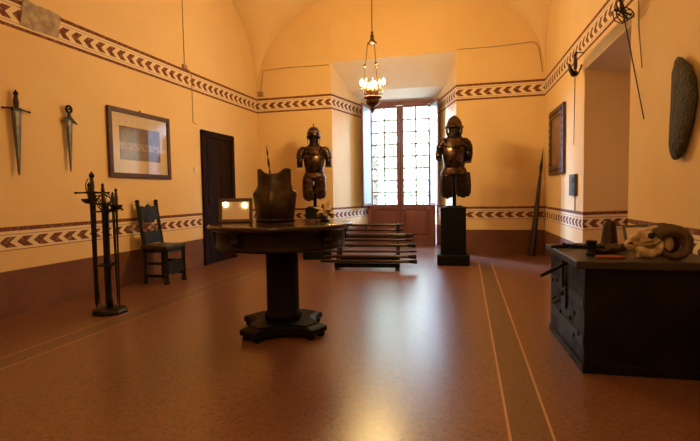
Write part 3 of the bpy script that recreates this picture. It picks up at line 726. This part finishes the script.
# ------------------------------------------------------------------ polearms in the back corners
def polearm(name, label, cat, base, tip, head):
    base, tip = Vector(base), Vector(tip); L = (tip-base).length
    r = thing(name, label, cat, base, 0, None, quat_to(tip-base))
    if head == 'halberd':
        b = MB(); b.tube([(0, 0, 0), (0, 0, L-.46)], .018, 8, False); b.build('shaft', M_POLE, r)
        b = MB(); b.lathe([(.02, L-.52), (.026, L-.50), (.020, L-.46), (.012, L-.43), (.028, L-.38), (.036, L-.34), (.030, L-.27), (.012, L-.22), (.018, L-.19), (.028, L-.15), (.018, L-.09), (.004, L)], n=10, sy=.5); b.build('head', M_DARKST, r)
    else:
        b = MB(); b.lathe([(.052, 0), (.056, .02), (.050, .3), (.040, .7), (.030, 1.05), (.024, 1.30)], n=8, smooth=False); b.build('shaft', M_POLE, r)
        b = MB(); b.rings([[Vector((math.cos(a)*w, math.sin(a)*w*.45, z)) for a in [2*PI*k/8 for k in range(8)]] for w, z in ((.026, 1.29), (.032, 1.33), (.045, 1.40), (.050, 1.46), (.034, 1.54), (.020, 1.62), (.008, 1.72), (.001, L))], False); b.build('spearhead', M_DARKST, r)
    return r
polearm('halberd', 'slim polearm with a carved head leaning in the left back corner', 'polearm', (-3.22, 7.60, 0), (-3.43, 7.60, 1.95), 'halberd')
polearm('spear', 'thick tapering spear leaning in the right back corner', 'spear', (1.03, 7.96, 0), (1.205, 8.00, 1.77), 'spear')

# ------------------------------------------------------------------ chandelier
cl = thing('chandelier', 'bronze hanging lamp with glowing bulbs in front of the window niche', 'chandelier', (CH.x, CH.y, 1.05*(1-CS))); cl.scale = (CS, CS, CS)
b = MB(); b.tube([(0, 0, 3.22), (0, 0, 5.10)], .006, 8); b.build('rod', M_IRON, cl)
b = MB(); b.lathe([(.006, 3.27), (.02, 3.25), (.012, 3.23), (.03, 3.20), (.022, 3.17), (.045, 3.13), (.068, 3.11), (.068, 3.10), (.012, 3.095)], n=16); b.build('canopy', M_BRASS, cl)
for k in range(3):
    a = k*2*PI/3+3.30; c, s = math.cos(a), math.sin(a)
    b = MB(); b.tube([(.062*c, .062*s, 3.10), (.095*c, .095*s, 2.83), (.105*c, .105*s, 2.80)], .005, 6); b.tube([(.105*c, .105*s, 2.79), (.105*c, .105*s, 2.6), (.11*c, .11*s, 2.40)], .004, 6); b.build('hanging_rod', M_BRASS, cl)
    b = MB(); b.ball((.105*c, .105*s, 2.81), .022, 10); b.build('joint_ball', M_BRASS, cl)
b = MB(); b.lathe([(.115, 2.385), (.122, 2.375), (.118, 2.36), (.085, 2.345), (.088, 2.33), (.094, 2.315), (.088, 2.29), (.060, 2.268), (.034, 2.255), (.028, 2.24), (.040, 2.225), (.034, 2.205), (.016, 2.19), (.020, 2.175), (.001, 2.155)], n=24); b.build('bowl', M_BRASS, cl)
b = MB(); b.lathe([(.04, 2.38), (.05, 2.41), (.09, 2.44), (.095, 2.47), (.085, 2.475), (.08, 2.45), (.045, 2.425), (.03, 2.40)], n=20); b.build('inner_dish', M_BRASS, cl)
b = MB(); b.lathe([(.112, 2.39), (.128, 2.45), (.118, 2.52), (.102, 2.60), (.100, 2.61), (.116, 2.52), (.126, 2.45), (.110, 2.39)], n=24); b.build('glass_shade', M_LGLASS, cl)
for k, (ox, oy, oz) in enumerate(((-.150, 0, .0), (.150, .0, .01), (.015, -.150, -.06), (-.015, .150, .0))):
    q = Vector((CH.x, CH.y, 2.575+oz))+px*ox+py*oy; lq = q-Vector((CH.x, CH.y, 0))
    b = MB(); b.tube([(lq.x*.3, lq.y*.3, 2.42), (lq.x*.9, lq.y*.9, 2.42), (lq.x, lq.y, 2.47), (lq.x, lq.y, 2.53+oz)], .007, 8); b.lathe([(.006, 2.50+oz), (.018, 2.51+oz), (.018, 2.535+oz)], (lq.x, lq.y, 0), 10); b.build('lamp_arm', M_BRASS, cl)
    b = MB(); b.lathe([(.012, -.03), (.022, -.005), (.02, .018), (.008, .04), (.001, .048)], lq, 12); b.build('bulb', M_BULB, cl)
    light('chandelier_bulb_light', 'POINT', CH+Vector((lq.x*CS, lq.y*CS, 1.05+(lq.z-1.05)*CS)), BULB_W, WARM, .036)

# ------------------------------------------------------------------ right wall
RW = -math.atan2(.024, 1)
def right_thing(name, label, cat, y, z, group=None): return thing(name, label, cat, (XR(y), y, z), .024, group)   # local -x into the room
mr = right_thing('framed_mirror', 'tall picture in a carved dark frame on the right wall near the back corner', 'picture', 7.12, 1.755)
b = MB(); w, h, bw, d = .94, .94, .13, .04
for s in (-1, 1): b.box((-d/2, s*(w/2-bw/2), 0), (d, bw, h)); b.box((-d/2, 0, s*(h/2-bw/2)), (d*.98, w-2*bw, bw))
for k in range(9):
    for s in (-1, 1): b.ball((-d, s*(w/2-bw/2), -h/2+.07+k*(h-.14)/8), .024, 8, sx=.5); 
for k in range(7):
    for s in (-1, 1): b.ball((-d, -w/2+.13+k*(w-.26)/6, s*(h/2-bw/2)), .024, 8, sx=.5)
b.build('frame', M_MIRF, mr, .008)
M_MIRROR = mat('dim_picture_surface', (.16, .085, .06), (.24, .13, .09), .35, scale=4, bump=.02)
b = MB(); b.box((-.012, 0, 0), (.02, w-2*bw+.01, h-2*bw+.01)); b.build('picture_surface', M_MIRROR, mr)
b = MB(); b.box((-.02, 0, 0), (.04, .26, .26)); b.box((-.044, 0, .06), (.01, .16, .07)); b.box((-.043, 0, -.06), (.006, .18, .08))
bx = b.build('thermostat_box', M_BOXD, None, .005); bx.location = (XR(6.15), 6.15, 1.12); bx.rotation_euler = (0, 0, .024)
tag(bx, 'small dark grey control box on the right wall beside the recess', 'control box')
cable([(XR(6.12)-.006, 6.12, .99), (XR(6.12)-.006, 6.12, .80)], 'thin cable running down under the dark control box', .005)
# hanging rapiers
r1 = sword('rapier', 'slim rapier with an upturned crescent guard hanging point down beside the recess', 'rapier', (XR(5.81)-.092, 5.81, 2.425), (.004, -.012, 1), yd,
      dict(L=.85, w0=.007, w1=.004, th=.003, G=.15, gr=.018, pr=.018, guard=dict()), 'rapiers hanging on the right wall')
g = [c for c in r1.children if c.name.startswith('guard')][0]; bpy.data.objects.remove(g)
b = MB()
for s in (-1, 1): b.rings([[Vector((s*x+nx*w*.6, math.cos(a)*.016*0+dy, z+nz*w)) for dy, nx, nz in ((-.012, 1, 1), (.012, 1, 1), (.012, -1, -1), (-.012, -1, -1))] for x, z, w in ((0, -.055, .024), (.035, -.045, .024), (.070, .0, .018), (.088, .05, .009), (.085, .065, .002)) for a in (0,)], False)
b.ball((0, 0, -.035), .030, 10); b.build('guard', M_IRON, r1)
r2t = Vector((XR(4.05)-.03, 3.98, 1.585)); r2g = Vector((XR(4.20)-.118, 4.20, 2.47))
r2 = sword('rapier', 'long rapier with a large looped cage hilt hanging at an angle above the recess edge', 'rapier', r2g, r2g-r2t, yd,
      dict(L=(r2g-r2t).length, w0=.008, w1=.004, th=.004, G=.10, gr=.014, pr=.016, guard=dict(cross=.09, swept=.09, bow=.06)), 'rapiers hanging on the right wall')
cable([(XR(4.2)-.005, 4.24, 2.9), (XR(4.2)-.005, 4.20, 2.35), (XR(4.0)-.005, 4.12, 2.0)], 'thin strand tracing a cable shadow on the right wall behind the cage-hilted rapier', .004)  # shadow line of the rapier's cord, modelled as a thin tube
# nails carrying the rapiers
b = MB(); b.tube([(XR(5.81)+.0, 5.81, 2.61), (XR(5.81)-.102, 5.81, 2.618)], .006, 6); tag(b.build('wall_hook', M_IRON), 'small iron hook holding up the crescent-guard rapier', 'hook')
b = MB(); b.tube([(XR(4.215), 4.215, 2.59), (XR(4.215)-.14, 4.215, 2.608)], .006, 6); tag(b.build('wall_hook', M_IRON), 'small iron hook holding up the cage-hilted rapier', 'hook')
# dark stone slab
def slab():
    Pp = [(0, 679, 4), (.015, 679.5, 6), (.05, 680, 8), (.10, 681, 9.5), (.22, 683, 12), (.36, 684.5, 13.2), (.48, 684, 12.5), (.56, 682.5, 10.0), (.60, 681, 7.5), (.635, 679.5, 5.5), (.655, 678.5, 3)]
    prof = [(z, (684-c)*.0137, max(.004, .0137*(w-2.2))) for z, c, w in Pp]
    b = MB(); R_ = []; random.seed(3)
    for z, cy, w in prof:
        r = []
        for k in range(26):
            a = 2*PI*k/26; j = 1+.09*math.sin(5*a+z*40)+.06*math.sin(9*a-z*70)
            r.append(Vector((-.038+math.cos(a)*.036*j*min(1, w/.10), cy+math.sin(a)*w*(1+.03*math.sin(z*60+a)), z)))
        R_.append(r)
    b.rings(R_); return b
sb = slab().build('stone_slab', M_STONE); sb.location = (XR(3.36)-.0, 3.36, 1.24); sb.rotation_euler = (0, 0, .024)
tag(sb, 'long dark rough stone slab hanging upright on the right wall', 'stone')

# ------------------------------------------------------------------ chest and the things on it
CA = Vector((.605, 2.70)); 
cs = thing('wooden_chest', 'large black wooden chest against the right wall', 'chest', (0, 0, 0))
x0, x1, y0, y1 = .655, 1.335, 2.845, 3.72
b = MB(); b.prism([(x0, y0), (x1, y0+.02), (x1-.02, y1), (x0-.035, y1)], .0, .61)
b.build('body', M_CHEST, cs, .008)
b = MB(); b.prism([(x0-.055, y0-.17+.12), (x1+.012, y0-.03), (x1-.012, y1+.01), (x0-.075, y1-.02)], .61, .655); b.build('lid', M_CHESTTOP, cs, .006)
b = MB(); b.prism([(x0-.008, y0-.008), (x1, y0+.012), (x1, y0+.02), (x0-.0, y0+.004), (x0-.035, y1), (x0-.043, y1)], .0, .05); b.build('plinth_moulding', M_CHEST, cs)
for zz in (.18, .40):
    b = MB(); b.rings([[Vector((x0-.003-.035*(y-y0)/.875, y, z)) for z in (zz-.03, zz+.03)]+[Vector((x0+.008-.035*(y-y0)/.875, y, z)) for z in (zz+.03, zz-.03)] for y in (y0+.02, y1-.02)], False); b.build('iron_strap', M_IRON, cs)
b = MB(); b.box((x0-.022, 3.30, .36), (.012, .14, .16)); b.ball((x0-.03, 3.30, .37), .022, 10); b.build('lock_plate', M_IRON, cs)
b = MB(); b.box((x0-.035, 3.30, .51), (.014, .05, .20)); b.build('hasp', M_IRON, cs)
b = MB(); b.tube([(x0-.02, 3.55, .30), (x0-.06, 3.55, .27), (x0-.06, 3.42, .27), (x0-.02, 3.42, .30)], .008, 6); b.build('handle', M_IRON, cs)
for (yy, zz) in ((3.62, .40), (3.50, .42), (3.40, .22), (3.15, .24), (3.05, .30), (2.95, .20), (3.05, .16)):
    b = MB(); b.ball((x0-.004-.035*(yy-y0)/.875, yy, zz), .016, 8, sx=.5); b.build('nail_head', M_IRON, cs)
ZT = .655
# bar leaning out from under the lid edge
b = MB(); b.tube([(.632, 3.16, .600), (.52, 3.105, .548)], [.010, .012], 8); b.tube([(.52, 3.105, .548), (.455, 3.075, .518)], [.014, .011], 8)
b.build('lid_stay', M_IRON, cs)
# cast-iron cup
cp = thing('small_mortar', 'small black cup-shaped iron on the chest lid, left of the red strap', 'mortar', (.735, 3.05, ZT))
b = MB(); b.lathe([(.028, 0), (.030, .012), (.024, .02), (.026, .06), (.032, .085), (.034, .092), (.026, .092), (.020, .03), (.001, .028)], n=16); b.build('cup', M_IRON, cp)
b = MB(); b.tube([(.024, 0, .05), (.05, .01, .055), (.075, .015, .045)], .007, 8); b.tube([(-.024, 0, .05), (-.045, -.005, .05)], .007, 8); b.build('trunnion', M_IRON, cp)
# bell
bl = thing('iron_bell', 'tall rusty bell-shaped iron standing on the chest lid', 'bell', (.955, 3.50, ZT))
b = MB(); b.lathe([(.062, 0), (.060, .01), (.052, .04), (.046, .10), (.038, .165), (.034, .178), (.028, .184), (.001, .184)], n=20); b.build('bell_body', M_BELL, bl)
b = MB(); b.tube([(-.010, 0, .182), (-.008, 0, .188), (0, 0, .191), (.008, 0, .188), (.010, 0, .182)], .004, 6); b.build('loop', M_BELL, bl)
# flat old irons at the far left of the lid
kn = thing('iron_fitting', 'flat dark old iron lying at the far left corner of the chest lid', 'iron', (.66, 3.44, ZT), .45)
b = MB(); b.tube([(-.10, 0, .012), (.02, 0, .014), (.12, .01, .016)], [.011, .014, .010], 8); b.build('barrel', M_IRON, kn)
b = MB(); b.tube([(.05, -.005, .014), (.10, -.03, .016), (.14, -.05, .014)], [.016, .018, .012], 8); b.ball((0, .01, .022), .016, 8); b.build('lock', M_IRON, kn)
kn = thing('iron_fitting', 'second flat dark iron lying between the cup and the bell', 'iron', (.835, 3.40, ZT), -.45)
b = MB(); b.tube([(-.10, 0, .014), (0, .0, .02), (.11, .01, .014)], [.012, .018, .010], 8); b.ball((-.04, .0, .028), .018, 8); b.build('barrel', M_IRON, kn)
# crumpled leather
def lump(name, label, cat, c, r, m_, seed, sz=.5, rz=0):
    random.seed(seed); b = MB(); R_ = []; N = 22
    ph = [random.random()*6 for _ in range(6)]
    for i in range(1, 10):
        t_ = PI*i/10; rr = []
        for k in range(N):
            a = 2*PI*k/N; j = 1+.18*math.sin(3*a+ph[0]+2*t_)+.12*math.sin(6*a+ph[1]-3*t_)+.07*math.sin(11*a+ph[2])
            rr.append(Vector((math.sin(t_)*math.cos(a)*r[0]*j, math.sin(t_)*math.sin(a)*r[1]*j, max(0, sz*r[0]*(.75-math.cos(t_)*.9)*(1+.15*math.sin(5*a+ph[3]))))))
        R_.append(rr)
    b.rings(R_); o = b.build(name, m_); o.location = c; o.rotation_euler = (0, 0, rz); return tag(o, label, cat)
lump('leather_pouch', 'crumpled dark leather piece on the chest lid left of the ram skull', 'leather', (.845, 3.19, ZT), (.085, .06), M_LEATHER, 1, .38, .3)
lump('leather_pouch', 'smaller crumpled dark leather piece in front of the bell', 'leather', (.955, 3.33, ZT), (.055, .05), M_LEATHER, 5, .45, .9)
b = MB(); b.tube([(-.075, 0, .010), (-.03, .004, .013), (.03, -.003, .012), (.08, .006, .010)], [.009, .011, .011, .009], 8)
o = b.build('red_strap', M_RED); o.location = (.80, 2.91, ZT); o.rotation_euler = (0, 0, -.05); tag(o, 'short dull red roll lying at the front edge of the chest lid', 'strap')
# card leaning behind the skull
cd = thing('information_card', 'pale card with a grey border propped behind the ram skull', 'card', (1.100, 3.37, ZT), .35)
Mx = Matrix.Rotation(-.30, 3, 'X')
b = MB(); b.box(Mx @ Vector((0, 0, .085)), (.18, .006, .17), M=Mx); b.build('backing', M_GREYCARD, cd)
b = MB(); b.box(Mx @ Vector((0, -.005, .085)), (.14, .003, .13), M=Mx); b.build('paper', M_PAPER, cd)
b = MB(); b.box((0, .06, .06), (.03, .004, .125), M=Matrix.Rotation(.35, 3, 'X')); b.build('prop', M_GREYCARD, cd)
# ram skull
sk = thing('ram_skull', 'pale ram skull with large curled brown horns on the chest lid', 'skull', (1.03, 2.995, ZT), 0)
b = MB(); ax0 = Vector((.015, .0, .128)); ax1 = Vector((-.118, .02, .062)); R_ = []
X_, Y_, Z_ = basis(ax1-ax0)
for f, w, h_ in ((-.38, .022, .030), (-.28, .044, .050), (-.1, .056, .058), (.08, .060, .062), (.25, .062, .060), (.38, .054, .058), (.50, .044, .054), (.65, .036, .048), (.80, .030, .040), (.93, .024, .030), (1.0, .014, .016), (1.03, .003, .003)):
    c = ax0.lerp(ax1, f)
    R_.append([c+X_*math.cos(a)*w*(1+.06*math.sin(4*a+f*9))+Y_*math.sin(a)*h_*(1+.10*math.sin(3*a)+.05*math.sin(7*a+f*14)) for a in [2*PI*k/28 for k in range(28)]])
b.rings(R_); b.build('cranium', M_BONE, sk)
for s_ in (-1, 1):
    b = MB(); b.tube([(.045, s_*.048, .095), (.025, s_*.050, .045), (.0, s_*.046, .030), (-.04, s_*.034, .036), (-.075, .01+s_*.018, .052)], [.012, .026, .028, .030, .018], 12); b.build('jaw', M_BONE, sk)
    b = MB(); b.tube([(.035, s_*.055, .112), (.0, s_*.062, .088), (-.045, s_*.050, .078)], [.008, .010, .006], 8); b.build('cheek_bone', M_BONE, sk)
for k in range(6):
    b = MB(); b.box((-.072+k*.015, -.030-.003*k, .020), (.012, .010, .030)); b.build('tooth', M_CORE, sk, .002)
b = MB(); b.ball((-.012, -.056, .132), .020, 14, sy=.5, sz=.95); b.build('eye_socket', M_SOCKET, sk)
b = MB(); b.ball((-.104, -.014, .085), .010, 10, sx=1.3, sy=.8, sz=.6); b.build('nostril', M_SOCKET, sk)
def horn(side):
    pts = []; rs = []; n = 30
    for i in range(n+1):
        f = i/n; a = PI*.80-f*PI*1.62
        rad = .080-.016*f
        pts.append(Vector((.085+rad*math.cos(a)*1.05, side*(-.040-.065*f)-.0, .087+rad*math.sin(a)*.98))); rs.append((.036*(1-f)**.5+.005)*(1+.07*math.sin(i*2.6)))
    b = MB(); b.tube(pts, rs, 14); return b
horn(1).build('horn', M_HORN, sk); horn(-1).build('horn', M_HORN, sk)
b = MB(); b.ball((.085, -.040, .085), .030, 12, sx=.8, sy=.4, sz=1.35); b.build('inner_ear_bone', M_CORE, sk)
